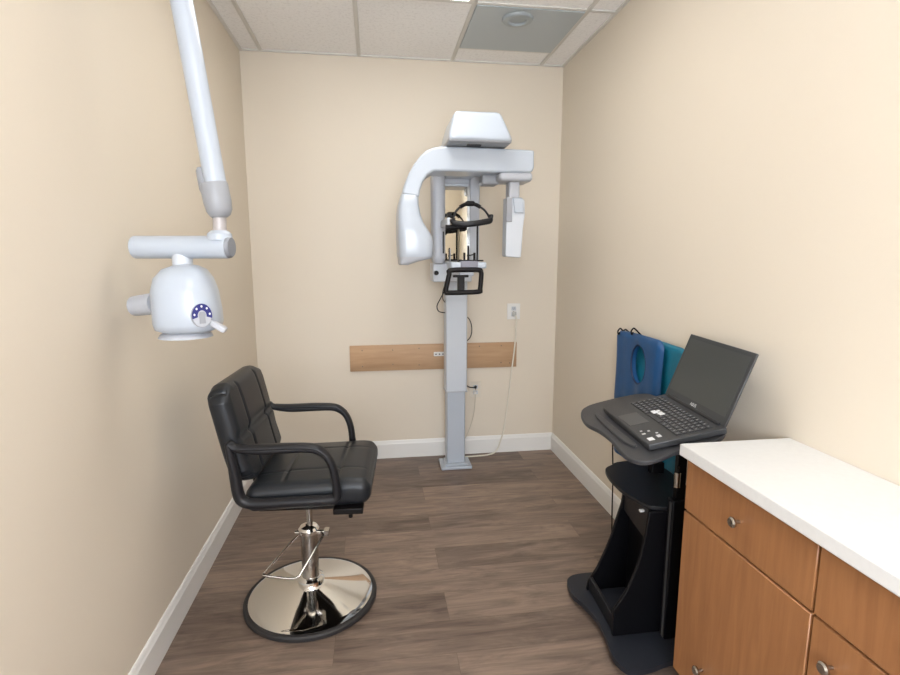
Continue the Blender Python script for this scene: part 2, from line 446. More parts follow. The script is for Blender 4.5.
# ------------------------------------------------------------------ panoramic dental X-ray unit
P = root('panoramic_xray_machine', (0.535, 3.46, 0), 'white floor-standing dental panoramic X-ray machine with curved rotating arm', 'dental X-ray machine')
bm = NB(); box(bm, 0.425, 0.64, 3.385, 3.56, 0, 0.022); fin('base_plate', bm, M_white, P, bevel=0.006)
bm = NB(); box(bm, 0.455, 0.61, 3.40, 3.535, 0.022, 0.036); fin('base_plate', bm, M_white, P, bevel=0.005)
bm = NB(); box(bm, 0.469, 0.597, 3.43, 3.53, 0.03, 0.545); fin('lower_column', bm, M_white, P, bevel=0.010)
bm = NB(); box(bm, 0.461, 0.607, 3.42, 3.54, 0.545, 1.96); fin('upper_column', bm, mat('column_white', (0.56, 0.60, 0.65), rough=0.3), P, bevel=0.010)
bm = NB(); box(bm, 0.459, 0.609, 3.418, 3.542, 0.541, 0.549); fin('column_seam', bm, M_lgrey, P, bevel=0.001, seg=1)
bm = NB(); box(bm, 0.50, 0.57, 3.54, YB, 0.66, 0.78); fin('wall_bracket', bm, M_white2, P, bevel=0.003)
# carriage that slides on the column
bm = NB()
for a in ((0.352, 0.428, 3.20, 3.30, 1.31, 1.96),):
    pass
rbox(bm, (0.390, 3.25, 1.685), (0.082, 0.12, 0.55), 0.028, 8, res=(8, 8, 12)); fin('left_upright', bm, M_lgrey, P)
bm = NB(); box(bm, 0.588, 0.648, 3.24, 3.32, 1.40, 1.97); fin('right_upright', bm, M_lgrey, P, bevel=0.006)
bm = NB(); box(bm, 0.356, 0.60, 3.225, 3.42, 1.30, 1.415); fin('carriage', bm, M_white2, P, bevel=0.008)
bm = NB(); box(bm, 0.40, 0.62, 3.28, 3.42, 1.90, 1.99); fin('carriage', bm, M_white2, P, bevel=0.008)
bm = NB(); box(bm, 0.432, 0.60, 3.17, 3.30, 1.925, 1.94); fin('control_strip', bm, M_white, P, bevel=0.003)
bm = NB(); box(bm, 0.425, 0.59, 3.300, 3.345, 1.40, 1.92); mf = fin('mirror_frame', bm, M_white2, P, bevel=0.004)
bm = NB(); box(bm, 0.438, 0.588, 3.297, 3.300, 1.415, 1.885); fin('mirror', bm, M_mirror, mf, smooth=False)
bm = NB(); box(bm, 0.411, 0.420, 3.183, 3.20, 1.475, 1.606); fin('slot', bm, M_slot, P, bevel=0.001)
bm = NB(); cyl(bm, (0.375, 3.23, 1.357), (0.375, 3.195, 1.357), 0.015, 0.013, 20); fin('knob', bm, M_black, P, bevel=0.002)
# overhead support arm and head housing
bm = NB(); box(bm, 0.43, 0.66, 3.10, 3.50, 1.985, 2.12); fin('overhead_arm', bm, M_white, P, bevel=0.02, seg=3)
def headfn(u, p):
    z = (p.z+0.09)/0.18
    sx = 1-0.33*max(0, z)**1.2
    dx = p.x*sx - p.x + 0.012*max(0, z)*(-1)
    dy = 0.05*max(0, z) if p.y < 0 else -0.03*max(0, z)
    return Vector((dx, dy, 0))
bm = NB(); rbox(bm, (0.563, 2.970, 2.128), (0.352, 0.40, 0.160), 0.028, 14, fn=headfn, res=(18, 14, 12)); hd = fin('head_housing', bm, M_white, P)
bm = NB(); rbox(bm, (0.561, 2.975, 2.056), (0.338, 0.380, 0.026), 0.014, 8, res=(14, 14, 6)); fin('lower_cover', bm, M_grey, hd)
bm = NB(); box(bm, 0.50, 0.575, 2.84, 2.87, 2.038, 2.045); fin('slot', bm, M_slot, hd)
bm = NB(); cyl(bm, (0.555, 3.02, 2.0), (0.555, 3.02, 2.05), 0.09, seg=40); fin('rotation_joint', bm, M_grey, P)
# rotating C-arm
out = [(0.886, 2.021), (0.888, 1.925), (0.880, 1.912), (0.87, 1.90), (0.70, 1.899), (0.42, 1.899), (0.329, 1.897), (0.300, 1.880), (0.272, 1.845), (0.256, 1.80), (0.250, 1.76),
       (0.158, 1.775), (0.172, 1.83), (0.196, 1.885), (0.226, 1.935), (0.258, 1.975), (0.292, 2.005), (0.330, 2.021), (0.375, 2.028), (0.46, 2.029), (0.755, 2.024)]
bm = NB(); prism(bm, out, 'y', 2.89, 3.08); bmesh.ops.translate(bm, verts=bm.verts, vec=(-0.004, 0, 0.012)); ca = fin('rotating_arm', bm, M_white, P, bevel=0.012, seg=3, angle=50)
def ss(t): t = max(0, min(1, t)); return t*t*(3-2*t)
# tube head: smooth loft of rounded sections going down from the arm
def loft(bm, secs, seg=32, pw=4):
    """secs: (z, x0, x1, y0, y1) superellipse sections"""
    rings = []
    for z, x0, x1, y0, y1 in secs:
        cx, cy, a, b = (x0+x1)/2, (y0+y1)/2, (x1-x0)/2, (y1-y0)/2
        ring = []
        for k in range(seg):
            t = 2*PI*k/seg; c, s = math.cos(t), math.sin(t)
            ring.append(bm.verts.new((cx+a*math.copysign(abs(c)**(2/pw), c), cy+b*math.copysign(abs(s)**(2/pw), s), z)))
        rings.append(ring)
    for A, B in zip(rings, rings[1:]):
        for k in range(seg): bm.faces.new([A[k], A[(k+1)%seg], B[(k+1)%seg], B[k]])
    bm.faces.new(rings[0]); bm.faces.new(rings[-1])
bm = NB()
loft(bm, [(1.800, 0.160, 0.252, 2.90, 3.07), (1.775, 0.150, 0.251, 2.885, 3.085), (1.735, 0.138, 0.251, 2.875, 3.10), (1.69, 0.132, 0.259, 2.87, 3.11), (1.64, 0.130, 0.276, 2.865, 3.12),
          (1.60, 0.130, 0.302, 2.86, 3.125), (1.565, 0.130, 0.324, 2.86, 3.13), (1.52, 0.131, 0.330, 2.86, 3.13), (1.475, 0.132, 0.330, 2.862, 3.128), (1.455, 0.134, 0.326, 2.865, 3.12)], pw=5)
bmesh.ops.translate(bm, verts=bm.verts, vec=(-0.005, 0, 0)); th = fin('tube_head', bm, M_white, ca, angle=60)
bm = NB(); loft(bm, [(1.456, 0.134, 0.326, 2.866, 3.12), (1.445, 0.137, 0.318, 2.868, 3.118), (1.432, 0.138, 0.255, 2.872, 3.11), (1.415, 0.139, 0.200, 2.876, 3.10), (1.411, 0.145, 0.190, 2.885, 3.09)], pw=5)
bmesh.ops.translate(bm, verts=bm.verts, vec=(-0.005, 0, 0)); fin('tube_head_base', bm, M_lgrey, ca, angle=60)
# right underside block, neck, sensor
bm = NB(); rbox(bm, (0.785, 2.985, 1.893), (0.19, 0.18, 0.05), 0.020, 8, res=(12, 8, 6)); fin('sensor_mount', bm, M_lgrey, ca)
bm = NB(); rbox(bm, (0.66, 3.04, 1.888), (0.10, 0.10, 0.06), 0.015, 6); fin('cable_cover', bm, M_grey, ca)
bm = NB(); rbox(bm, (0.787, 2.985, 1.83), (0.062, 0.09, 0.11), 0.012, 8); fin('neck', bm, M_lgrey, ca)
bm = NB()
prism(bm, [(0.745, 1.785), (0.785, 1.79), (0.832, 1.785), (0.848, 1.77), (0.852, 1.69), (0.842, 1.62), (0.834, 1.458), (0.828, 1.450), (0.745, 1.456), (0.742, 1.47)], 'y', 2.945, 3.035)
sn = fin('sensor_head', bm, M_white2, ca, bevel=0.009, seg=3, angle=60)
bm = NB(); prism(bm, [(0.743, 1.782), (0.772, 1.782), (0.776, 1.74), (0.776, 1.65), (0.741, 1.65)], 'y', 2.938, 2.95); fin('grey_panel', bm, M_grey, sn, bevel=0.003)
bm = NB(); prism(bm, [(0.778, 1.782), (0.824, 1.782), (0.836, 1.766), (0.838, 1.70), (0.788, 1.70)], 'y', 2.930, 2.95); fin('bright_panel', bm, M_white, sn, bevel=0.004)

# chin rest shelf
bm = NB(); box(bm, 0.44, 0.49, 2.96, 3.28, 1.392, 1.425); fin('chinrest_arm', bm, M_white2, P, bevel=0.006)
bm = NB(); box(bm, 0.415, 0.615, 2.86, 2.99, 1.390, 1.426); cs = fin('chinrest_shelf', bm, M_white, P, bevel=0.010, seg=3)
bm = NB(); box(bm, 0.468, 0.565, 2.855, 2.985, 1.388, 1.432); fin('chinrest_insert', bm, mat('insert_grey', (0.2, 0.2, 0.24), rough=0.4), cs, bevel=0.004)
bm = NB(); box(bm, 0.462, 0.60, 2.875, 2.975, 1.43, 1.438); fin('chin_pad', bm, M_black, P, bevel=0.003)
bm = NB(); cyl(bm, (0.499, 2.92, 1.43), (0.499, 2.92, 1.478), 0.006, seg=12); fin('bite_post', bm, M_black, P)
bm = NB(); cyl(bm, (0.521, 2.92, 1.43), (0.521, 2.92, 1.516), 0.007, 0.005, 12); fin('bite_post', bm, M_black, P)
bm = NB(); cyl(bm, (0.556, 2.92, 1.43), (0.556, 2.92, 1.478), 0.007, seg=12); fin('bite_post', bm, M_black, P)
bm = NB(); cyl(bm, (0.512, 2.915, 1.46), (0.556, 2.915, 1.468), 0.0035, seg=8); fin('bite_bar', bm, M_black, P)
bm = NB(); cyl(bm, (0.43, 3.0, 1.425), (0.43, 3.0, 1.50), 0.003, seg=8); fin('guide_pin', bm, M_grey, P)
# rods and head support
bm = NB(); cyl(bm, (0.465, 2.92, 1.426), (0.465, 2.92, 1.63), 0.0065, seg=12); fin('support_rod', bm, mat('rod_brass', (0.10, 0.08, 0.05), rough=0.4, metal=0.4), P)
bm = NB(); cyl(bm, (0.572, 2.92, 1.426), (0.572, 2.92, 1.63), 0.005, seg=12); fin('support_rod', bm, M_black, P)
bm = NB()
tube(bm, spline([(0.428, 2.90, 1.662), (0.438, 2.90, 1.640), (0.480, 2.885, 1.632), (0.54, 2.875, 1.634), (0.60, 2.885, 1.644), (0.640, 2.90, 1.655), (0.642, 2.905, 1.685)], 8), 0.012, 10, up=(0, 0, 1), ry=0.017)
fin('temple_band', bm, M_blackm, P)
bm = NB()
tube(bm, spline([(0.434, 2.90, 1.668), (0.452, 2.91, 1.705), (0.485, 2.93, 1.733), (0.525, 2.94, 1.745), (0.57, 2.94, 1.740), (0.61, 2.92, 1.712), (0.637, 2.905, 1.672)], 8), 0.006, 10); hb = fin('head_arch', bm, M_blackm, P)
bm = NB(); rbox(bm, (0.532, 2.935, 1.747), (0.055, 0.035, 0.028), 0.012, 8); fin('forehead_pad', bm, M_black, hb)
bm = NB(); tube(bm, spline([(0.475, 2.925, 1.727), (0.51, 2.935, 1.743), (0.56, 2.94, 1.744), (0.59, 2.93, 1.728)], 6), 0.011, 10); fin('arch_pad', bm, M_black, hb)
bm = NB(); cyl(bm, (0.40, 2.92, 1.679), (0.425, 2.92, 1.679), 0.016, seg=20); cyl(bm, (0.42, 2.92, 1.679), (0.445, 2.92, 1.66), 0.007, seg=12); fin('adjusting_knob', bm, M_black, P)
bm = NB(); cyl(bm, (0.393, 2.92, 1.616), (0.423, 2.92, 1.616), 0.014, seg=20); cyl(bm, (0.42, 2.92, 1.616), (0.50, 2.92, 1.620), 0.015, seg=16); fin('adjusting_knob', bm, M_black, P)
bm = NB(); box(bm, 0.40, 0.418, 2.905, 3.22, 1.628, 1.668); fin('head_support_bar', bm, M_white2, P, bevel=0.003)
# patient handle
bm = NB()
hp = [(0.412, 1.382), (0.560, 1.384), (0.578, 1.372), (0.580, 1.35), (0.574, 1.28), (0.562, 1.264), (0.40, 1.260), (0.384, 1.268), (0.386, 1.29), (0.402, 1.36)]
tube(bm, spline([(x, 2.84, z) for x, z in hp], 5, True), 0.0135, 12, closed=True); hn = fin('patient_handle', bm, M_black, P)
bm = NB(); box(bm, 0.45, 0.488, 2.842, 2.87, 1.27, 1.345); box(bm, 0.425, 0.51, 2.842, 2.87, 1.343, 1.357); fin('handle_bracket', bm, M_black, hn, bevel=0.003)
bm = NB(); box(bm, 0.46, 0.54, 2.85, 2.96, 1.35, 1.393); fin('bracket', bm, M_lgrey, P, bevel=0.004)
# cable loops of the machine
bm = NB(); tube(bm, spline([(0.455, 3.40, 1.30), (0.45, 3.40, 1.24), (0.428, 3.42, 1.187), (0.405, 3.44, 1.133), (0.418, 3.45, 1.095), (0.46, 3.46, 1.084), (0.47, 3.48, 1.084)], 8), 0.0035, 8); fin('cable', bm, M_black, P)
bm = NB(); tube(bm, spline([(0.455, 3.42, 1.27), (0.44, 3.41, 1.23), (0.442, 3.43, 1.18), (0.465, 3.45, 1.15)], 8), 0.003, 8); fin('cable', bm, M_slot, P)
bm = NB(); tube(bm, spline([(0.600, 3.48, 1.05), (0.622, 3.49, 1.045), (0.644, 3.50, 1.01), (0.652, 3.50, 0.957), (0.639, 3.49, 0.909), (0.602, 3.48, 0.875)], 8), 0.0035, 8); fin('cable', bm, M_black, P)

# ------------------------------------------------------------------ intraoral X-ray on left wall
D = root('wall_xray_arm', (XL, 1.75, 2.38), 'white wall-hung dental X-ray arm with tube head on the left wall', 'dental X-ray arm')
bm = NB(); box(bm, XL, XL+0.035, 1.63, 1.87, 2.25, 2.52); fin('wall_mount', bm, M_white, D, bevel=0.01)
bm = NB(); cyl(bm, (XL+0.035, 1.75, 2.385), (-0.54, 1.75, 2.385), 0.03, seg=28); fin('extension_arm', bm, M_white, D)
bm = NB(); cyl(bm, (-0.565, 1.75, 2.33), (-0.565, 1.75, 2.45), 0.045, seg=32); fin('pivot', bm, M_grey, D, bevel=0.006)
bm = NB()
def arm_pts(): return [(-0.560, 1.75, 2.34), (-0.535, 1.75, 2.15), (-0.508, 1.75, 1.92), (-0.482, 1.75, 1.70), (-0.474, 1.75, 1.65)]
tube(bm, spline(arm_pts(), 6), 0.0315, 28, radii=None); fin('spring_arm', bm, M_white, D)
bm = NB()
lathe(bm, [(0, 0.0), (0.018, 0.001), (0.030, 0.008), (0.038, 0.024), (0.041, 0.05), (0.041, 0.102), (0.039, 0.108), (0.030, 0.109)], (-0.470, 1.75, 1.574), 32, axis=(-0.15, 0, 1)); fin('elbow_sleeve', bm, M_grey, D)
bm = NB(); lathe(bm, [(0, 0), (0.012, 0.002), (0.017, 0.02), (0.017, 0.075), (0.012, 0.085), (0, 0.087)], (-0.515, 1.77, 1.645), 20, axis=(-0.12, 0, 1)); fin('sleeve_tab', bm, M_grey, D)
bm = NB(); cyl(bm, (-0.478, 1.75, 1.50), (-0.474, 1.75, 1.60), 0.020, seg=28); fin('stem', bm, mat('stem_pale', (0.42, 0.39, 0.38), rough=0.3), D)
bm = NB(); lathe(bm, [(0, 0.012), (0.025, 0.010), (0.036, 0.0), (0.038, -0.02), (0, -0.02)], (-0.478, 1.75, 1.527), 28); fin('collar', bm, M_white, D)
ax = Vector((0.985, -0.17, 0.0)).normalized()
c1 = Vector((-0.452, 1.743, 1.486)); c0 = c1 - ax*0.30
bm = NB(); cyl(bm, c0, c1, 0.0355, seg=36); fin('yoke', bm, M_white, D, bevel=0.004)
bm = NB(); lathe(bm, [(0.0345, 0), (0.0335, 0.006), (0.029, 0.011), (0, 0.013)], c1, 36, axis=ax); fin('end_cap', bm, mat('cap_grey', (0.22, 0.23, 0.25), rough=0.35), D)
bm = NB(); cyl(bm, (-0.60, 1.77, 1.38), (-0.60, 1.77, 1.47), 0.03, seg=24); fin('yoke_joint', bm, M_white2, D)
bm = NB()
loft(bm, [(1.434, -0.61, -0.59, 1.745, 1.755), (1.430, -0.635, -0.565, 1.72, 1.78), (1.418, -0.665, -0.542, 1.69, 1.81), (1.39, -0.69, -0.524, 1.67, 1.83), (1.35, -0.70, -0.512, 1.66, 1.84), (1.29, -0.70, -0.505, 1.655, 1.845), (1.25, -0.70, -0.503, 1.655, 1.845), (1.232, -0.695, -0.508, 1.66, 1.84), (1.222, -0.67, -0.535, 1.68, 1.82), (1.219, -0.62, -0.58, 1.72, 1.78)], pw=2.6)
bmesh.ops.translate(bm, verts=bm.verts, vec=(0.014, 0, 0)); hd2 = fin('tube_head', bm, M_white, D, angle=70)
bm = NB(); lathe(bm, [(0, 0.02), (0.05, 0.015), (0.075, 0.0), (0.08, -0.01)], (-0.60, 1.75, 1.214), 32, axis=(0, 0, 1)); fin('base_ring', bm, M_lgrey, hd2)
bm = NB(); cyl(bm, (-0.69, 1.77, 1.31), (-0.765, 1.80, 1.30), 0.035, 0.032, 28); fin('cone', bm, M_lgrey, D)
# angle dial
dc = Vector((-0.522, 1.665, 1.280)); dn = Vector((0.60, -0.80, 0.05)).normalized()
Rm = Vector((0, 0, 1)).rotation_difference(dn).to_matrix().to_4x4()
# basis of the dial face
uu = Vector((0, 0, 1)).cross(dn).normalized(); vv = dn.cross(uu).normalized()
def dpt(a, b, h=0): return dc + uu*a + vv*b + dn*h
def dial_poly(bm, pts, h0, h1):
    A = [bm.verts.new(dpt(a, b, h0)) for a, b in pts]; B = [bm.verts.new(dpt(a, b, h1)) for a, b in pts]
    nn = len(pts); bm.faces.new(A); bm.faces.new(B[::-1])
    for i in range(nn): bm.faces.new([A[i], B[i], B[(i+1)%nn], A[(i+1)%nn]])
EL = 1.25
bm = NB(); dial_poly(bm, [(0.029*math.cos(t), 0.029*EL*math.sin(t)) for t in [2*PI*k/40 for k in range(40)]], -0.012, 0.004)
dl = fin('angle_dial', bm, M_lgrey, D, bevel=0.002)
bm = NB()
arc = [math.radians(a) for a in range(-14, 195, 8)]
dial_poly(bm, [(0.029*math.cos(t), 0.029*EL*math.sin(t)) for t in arc] + [(0.013*math.cos(t), 0.013*EL*math.sin(t)) for t in arc[::-1]], 0.002, 0.0048)
fin('blue_scale', bm, M_dialblue, dl, smooth=False)
bm = NB()
for a in (8, 49, 90, 131, 172):
    t = math.radians(a); cx, cz = 0.0225*math.cos(t), 0.0225*EL*math.sin(t)
    dial_poly(bm, [(cx+0.0028*math.cos(s), cz+0.0036*math.sin(s)) for s in [2*PI*k/12 for k in range(12)]], 0.0045, 0.0055)
fin('scale_icons', bm, M_sticker, dl, smooth=False)
bm = NB(); dial_poly(bm, [(-0.009, -0.024), (0.009, -0.024), (0.008, -0.008), (0.010, 0.004), (0.006, 0.012), (-0.006, 0.012), (-0.010, 0.004), (-0.008, -0.008)], 0.004, 0.0065); fin('silhouette', bm, M_grey, dl, smooth=False)
# short release lever at lower right
bm = NB()
Ml = Matrix.Translation(Vector((-0.488, 1.70, 1.243))) @ Matrix.Rotation(math.radians(33), 4, 'Y')
rbox(bm, (0, 0, 0), (0.056, 0.03, 0.018), 0.005, 6, M=Ml); fin('lever', bm, M_lgrey, D)

# ------------------------------------------------------------------ salon chair
CX, CYc = -0.300, 2.124
C = root('salon_chair', (CX, CYc, 0), 'black quilted styling chair with padded arms on a round chrome hydraulic base', 'chair')
bm = NB(); lathe(bm, [(0.270, 0.0), (0.277, 0.006), (0.277, 0.019), (0.271, 0.025), (0.259, 0.027), (0.259, 0.0)], (CX, CYc, 0), 96); fin('rubber_rim', bm, M_rubber, C)
prof = [(0.260, 0.0)] + [(0.262, 0.024)] + [(0.262*(1-k/16.)+0.04*k/16., 0.028+0.052*((k/16.)**1.15)) for k in range(1, 17)] + [(0.0, 0.081)]
bm = NB(); lathe(bm, prof, (CX, CYc, 0), 96); fin('chrome_base', bm, M_chrome, C, angle=50)
bm = NB(); lathe(bm, [(0.052, 0.070), (0.056, 0.086), (0.055, 0.100), (0.046, 0.106), (0.040, 0.110), (0.036, 0.11)], (CX, CYc, 0), 48); fin('base_collar', bm, M_chrome, C)
bm = NB(); cyl(bm, (CX, CYc, 0.10), (CX, CYc, 0.315), 0.0355, seg=40); fin('pump_cylinder', bm, M_chromed, C)
bm = NB(); lathe(bm, [(0.034, 0.302), (0.042, 0.306), (0.043, 0.322), (0.036, 0.332), (0.018, 0.336), (0.013, 0.338)], (CX, CYc, 0), 40); fin('cylinder_cap', bm, M_chrome, C)
bm = NB(); cyl(bm, (CX+0.005, CYc, 0.33), (CX+0.005, CYc, 0.49), 0.0125, seg=24); fin('piston', bm, M_chromed, C)
bm = NB()
tube(bm, spline([(-0.338, 2.09, 0.312), (-0.365, 2.06, 0.292), (-0.440, 1.965, 0.232), (-0.447, 1.955, 0.226), (-0.436, 1.950, 0.222), (-0.346, 1.95, 0.206), (-0.316, 1.955, 0.208), (-0.302, 1.97, 0.220), (-0.245, 2.06, 0.295), (-0.235, 2.085, 0.312), (-0.25, 2.108, 0.315)], 6), 0.005, 10)
fin('foot_pump_lever', bm, M_chromed, C)
bm = NB(); cyl(bm, (-0.355, 2.108, 0.314), (-0.225, 2.108, 0.314), 0.008, seg=16); box(bm, -0.232, -0.212, 2.085, 2.12, 0.305, 0.326); fin('lever_pivot', bm, M_chromed, C)
# seat
def seatfn(u, p):
    off = Vector((0, 0, 0))
    if p.z > 0:
        # crown and quilting seams
        off.z += 0.014*(1-u.x*u.x)*(1-u.y*u.y)
        e = (1-u.x**4)**2*(1-u.y**4)**2
        for s in (-0.30, 0.36):
            off.z -= 0.006*math.exp(-((u.x-s)/0.026)**2)*e
        for s in (-0.38, 0.38):
            off.z -= 0.004*math.exp(-((u.y-s)/0.026)**2)*e
        if u.x > 0.4: off.z += -0.02*((u.x-0.4)/0.6)**2 + 0.012*(u.x-0.4)
    off.z += 0.012*u.x
    return off
bm = NB(); rbox(bm, (-0.247, 2.106, 0.577), (0.462, 0.462, 0.102), 0.036, fn=seatfn, res=(90, 84, 8))
seat = fin('seat', bm, M_leather, C, angle=70)
bm = NB(); box(bm, -0.44, -0.06, 1.92, 2.29, 0.505, 0.53); fin('seat_plate', bm, M_black, C, bevel=0.004)
bm = NB(); box(bm, -0.37, -0.22, 2.03, 2.19, 0.475, 0.508); fin('seat_bracket', bm, M_black, C, bevel=0.004)
bm = NB(); box(bm, -0.155, -0.045, 1.868, 1.93, 0.508, 0.53); fin('front_bracket', bm, M_black, C, bevel=0.003)
bm = NB(); cyl(bm, (-0.092, 1.88, 0.492), (-0.092, 1.88, 0.505), 0.008, seg=12); fin('bolt', bm, M_black, C)
# backrest, leaning, local x = thickness (front = +x), y width, z up
Mb = Matrix.Translation(Vector((-0.522, 2.106, 0.808))) @ Matrix.Rotation(math.radians(-11.5), 4, 'Y')
def backfn(u, p):
    off = Vector((0, 0, 0))
    if p.x > 0:
        off.x += 0.012*(1-u.y*u.y)*(1-u.z*u.z)
        e = (1-u.y**6)*(1-u.z**6)
        for s in (-0.36, 0.36):
            off.x -= 0.012*math.exp(-((u.y-s)/0.026)**2)*e
        off.x -= 0.013*math.exp(-((u.z+0.02)/0.03)**2)*e
    # rounded outline corners
    cy, cz = abs(u.y), abs(u.z)
    if cy > 0.6 and cz > 0.6:
        k = (cy-0.6)/0.4*(cz-0.6)/0.4
        off.y -= math.copysign(0.022*k, u.y); off.z -= math.copysign(0.022*k, u.z)
    # slight forward curl at lower part
    off.x += 0.015*max(0, -u.z)**2
    return off
bm = NB(); rbox(bm, (0, 0, 0), (0.080, 0.462, 0.385), 0.032, M=Mb, fn=backfn, res=(8, 84, 76))
fin('backrest', bm, M_leather, C, angle=70)
bm = NB(); tube(bm, spline([(-0.50, 2.106, 0.66), (-0.50, 2.106, 0.56), (-0.46, 2.106, 0.515), (-0.40, 2.106, 0.507)], 6), 0.006, 10, up=(0, 1, 0), ry=0.03); fin('back_bracket', bm, M_black, C)
for yy, s in ((1.848, 1), (2.366, -1)):
    bm = NB()
    lp = [(-0.506, 0.800), (-0.490, 0.788), (-0.455, 0.780), (-0.40, 0.774), (-0.32, 0.776), (-0.235, 0.777), (-0.195, 0.768), (-0.162, 0.740), (-0.143, 0.69), (-0.136, 0.63), (-0.136, 0.592), (-0.155, 0.580), (-0.22, 0.577), (-0.34, 0.574), (-0.43, 0.573), (-0.468, 0.583), (-0.484, 0.610), (-0.492, 0.68), (-0.500, 0.75)]
    lr = [0.012, 0.013, 0.0145, 0.0145, 0.0145, 0.0145, 0.0145, 0.0145, 0.0145, 0.015, 0.017, 0.018, 0.019, 0.019, 0.019, 0.021, 0.021, 0.020, 0.016]
    lrr = [lr[i]*(1-k/5)+lr[(i+1) % len(lr)]*k/5 for i in range(len(lr)) for k in range(5)]
    tube(bm, spline([(x, yy, z) for x, z in lp], 5, True), 0.0125, 14, closed=True, up=(0, 1, 0), ry=0.021, radii=lrr)
    ar = fin('armrest', bm, M_blackm, C, angle=80)
    bm = NB()
    pd = [(-0.475, 0.787), (-0.42, 0.785), (-0.32, 0.787), (-0.235, 0.785), (-0.195, 0.776), (-0.164, 0.750)]
    tube(bm, spline([(x, yy, z) for x, z in pd], 5), 0.011, 14, up=(0, 1, 0), ry=0.024)
    fin('arm_pad', bm, M_blackm, ar, angle=80)
    bm = NB(); cyl(bm, (-0.33, yy, 0.572), (-0.33, yy+s*0.03, 0.572), 0.012, seg=14); fin('bolt', bm, M_black, ar)

C.rotation_euler = (0, 0, math.radians(-4))
# ------------------------------------------------------------------ counter and cabinet on the right
bm = NB(); box(bm, 0.932, XR-0.0005, -0.6, 1.445, 0.842, 0.879)
o = fin('countertop', bm, M_counter, None, bevel=0.003, origin=(1.1, 0.4, 0.842)); o['label'] = 'thick white countertop ending beside the laptop cart'; o['category'] = 'countertop'
K = root('base_cabinet', (1.13, 0.45, 0), 'brown wood base cabinet under the white countertop', 'cabinet')
bm = NB(); box(bm, 0.978, XR-0.015, -0.58, 1.44, 0.095, 0.842); fin('cabinet_body', bm, M_cab, K, smooth=False)
bm = NB(); box(bm, 1.04, XR-0.015, -0.58, 1.42, 0.0, 0.095); fin('toe_kick', bm, M_blackm, K, smooth=False)
for (y0, y1) in ((0.945, 1.438), (0.445, 0.938), (-0.055, 0.438), (-0.555, -0.062)):
    bm = NB(); box(bm, 0.958, 0.978, y0, y1, 0.665, 0.836); dr = fin('drawer', bm, M_cab, K, bevel=0.002, seg=1)
    bm = NB(); lathe(bm, [(0.005, 0), (0.005, 0.012), (0.014, 0.018), (0.015, 0.024), (0.011, 0.028), (0, 0.029)], (0.958, (y0+y1)/2, 0.75), 20, axis=(-1, 0, 0)); fin('knob', bm, M_chromed, dr)
    bm = NB(); box(bm, 0.958, 0.978, y0, y1, 0.10, 0.658); dr = fin('door', bm, M_cab, K, bevel=0.002, seg=1)
    bm = NB(); lathe(bm, [(0.005, 0), (0.005, 0.012), (0.014, 0.018), (0.015, 0.024), (0.011, 0.028), (0, 0.029)], (0.958, y0+0.345 if y0 > 0.9 else (y1-0.06), 0.215 if y0 > 0.9 else 0.58), 20, axis=(-1, 0, 0)); fin('knob', bm, M_chromed, dr)

# ------------------------------------------------------------------ laptop cart
Q = root('laptop_cart', (1.0, 1.77, 0), 'tall black rolling laptop cart with curved tray, shelf and footed base', 'cart')
def outline(pts, n=6): return [(v.x, v.y) for v in spline([(a, b, 0) for a, b in pts], n, True)]
base = [(0.815, 2.02), (0.795, 1.97), (0.793, 1.905), (0.812, 1.85), (0.830, 1.752), (0.820, 1.644), (0.808, 1.571), (0.815, 1.52), (0.845, 1.488), (0.92, 1.492), (1.003, 1.511), (1.20, 1.520), (1.22, 1.55), (1.22, 2.00), (1.20, 2.035), (1.0, 2.045), (0.87, 2.045)]
bm = NB(); prism(bm, outline(base), 'z', 0.034, 0.054); fin('base', bm, mat('cart_base_dark', (0.016, 0.018, 0.024), rough=0.45, spec=0.35), Q, bevel=0.003, angle=50)
for (x, y) in ((0.90, 1.555), (0.90, 1.98), (1.15, 1.57), (1.15, 1.97)):
    bm = NB(); cyl(bm, (x, y-0.010, 0.017), (x, y+0.010, 0.017), 0.017, seg=20); box(bm, x-0.006, x+0.006, y-0.012, y+0.012, 0.026, 0.036); fin('caster', bm, M_rubber, Q)
# side panels with curved fronts
near = [(0.849, 0.054), (0.847, 0.16), (0.872, 0.195), (0.900, 0.242), (0.925, 0.305), (0.943, 0.37), (0.958, 0.46), (0.965, 0.54), (1.045, 0.54), (1.045, 0.054)]
bm = NB(); prism(bm, near, 'y', 1.652, 1.666); fin('side_panel', bm, M_cartblk, Q, bevel=0.003, angle=50)
far = [(0.862, 0.054), (0.868, 0.095), (0.905, 0.155), (0.940, 0.237), (0.962, 0.30), (0.980, 0.37), (1.0, 0.44), (1.010, 0.54), (1.10, 0.54), (1.10, 0.054)]
bm = NB(); prism(bm, far, 'y', 1.925, 1.939); fin('side_panel', bm, M_cartblk, Q, bevel=0.003, angle=50)
bm = NB(); box(bm, 1.035, 1.047, 1.664, 1.927, 0.054, 0.54); fin('back_panel', bm, M_cartblk, Q, smooth=False)
# low kick panel at the front between the side panels
bm = NB()
vs = [(0.858, 1.664), (0.872, 1.664), (0.886, 1.927), (0.872, 1.927)]
prism(bm, vs, 'z', 0.054, 0.115); fin('kick_panel', bm, M_blackm, Q, bevel=0.002, seg=1)
# upper inner panel
bm = NB(); prism(bm, [(0.975, 1.664), (0.983, 1.664), (1.018, 1.927), (1.010, 1.927)], 'z', 0.41, 0.535); up_ = fin('front_panel', bm, M_blackm, Q, smooth=False)
bm = NB(); box(bm, 0.965, 0.983, 1.715, 1.728, 0.508, 0.516); fin('latch', bm, M_silver, up_, bevel=0.001, seg=1)
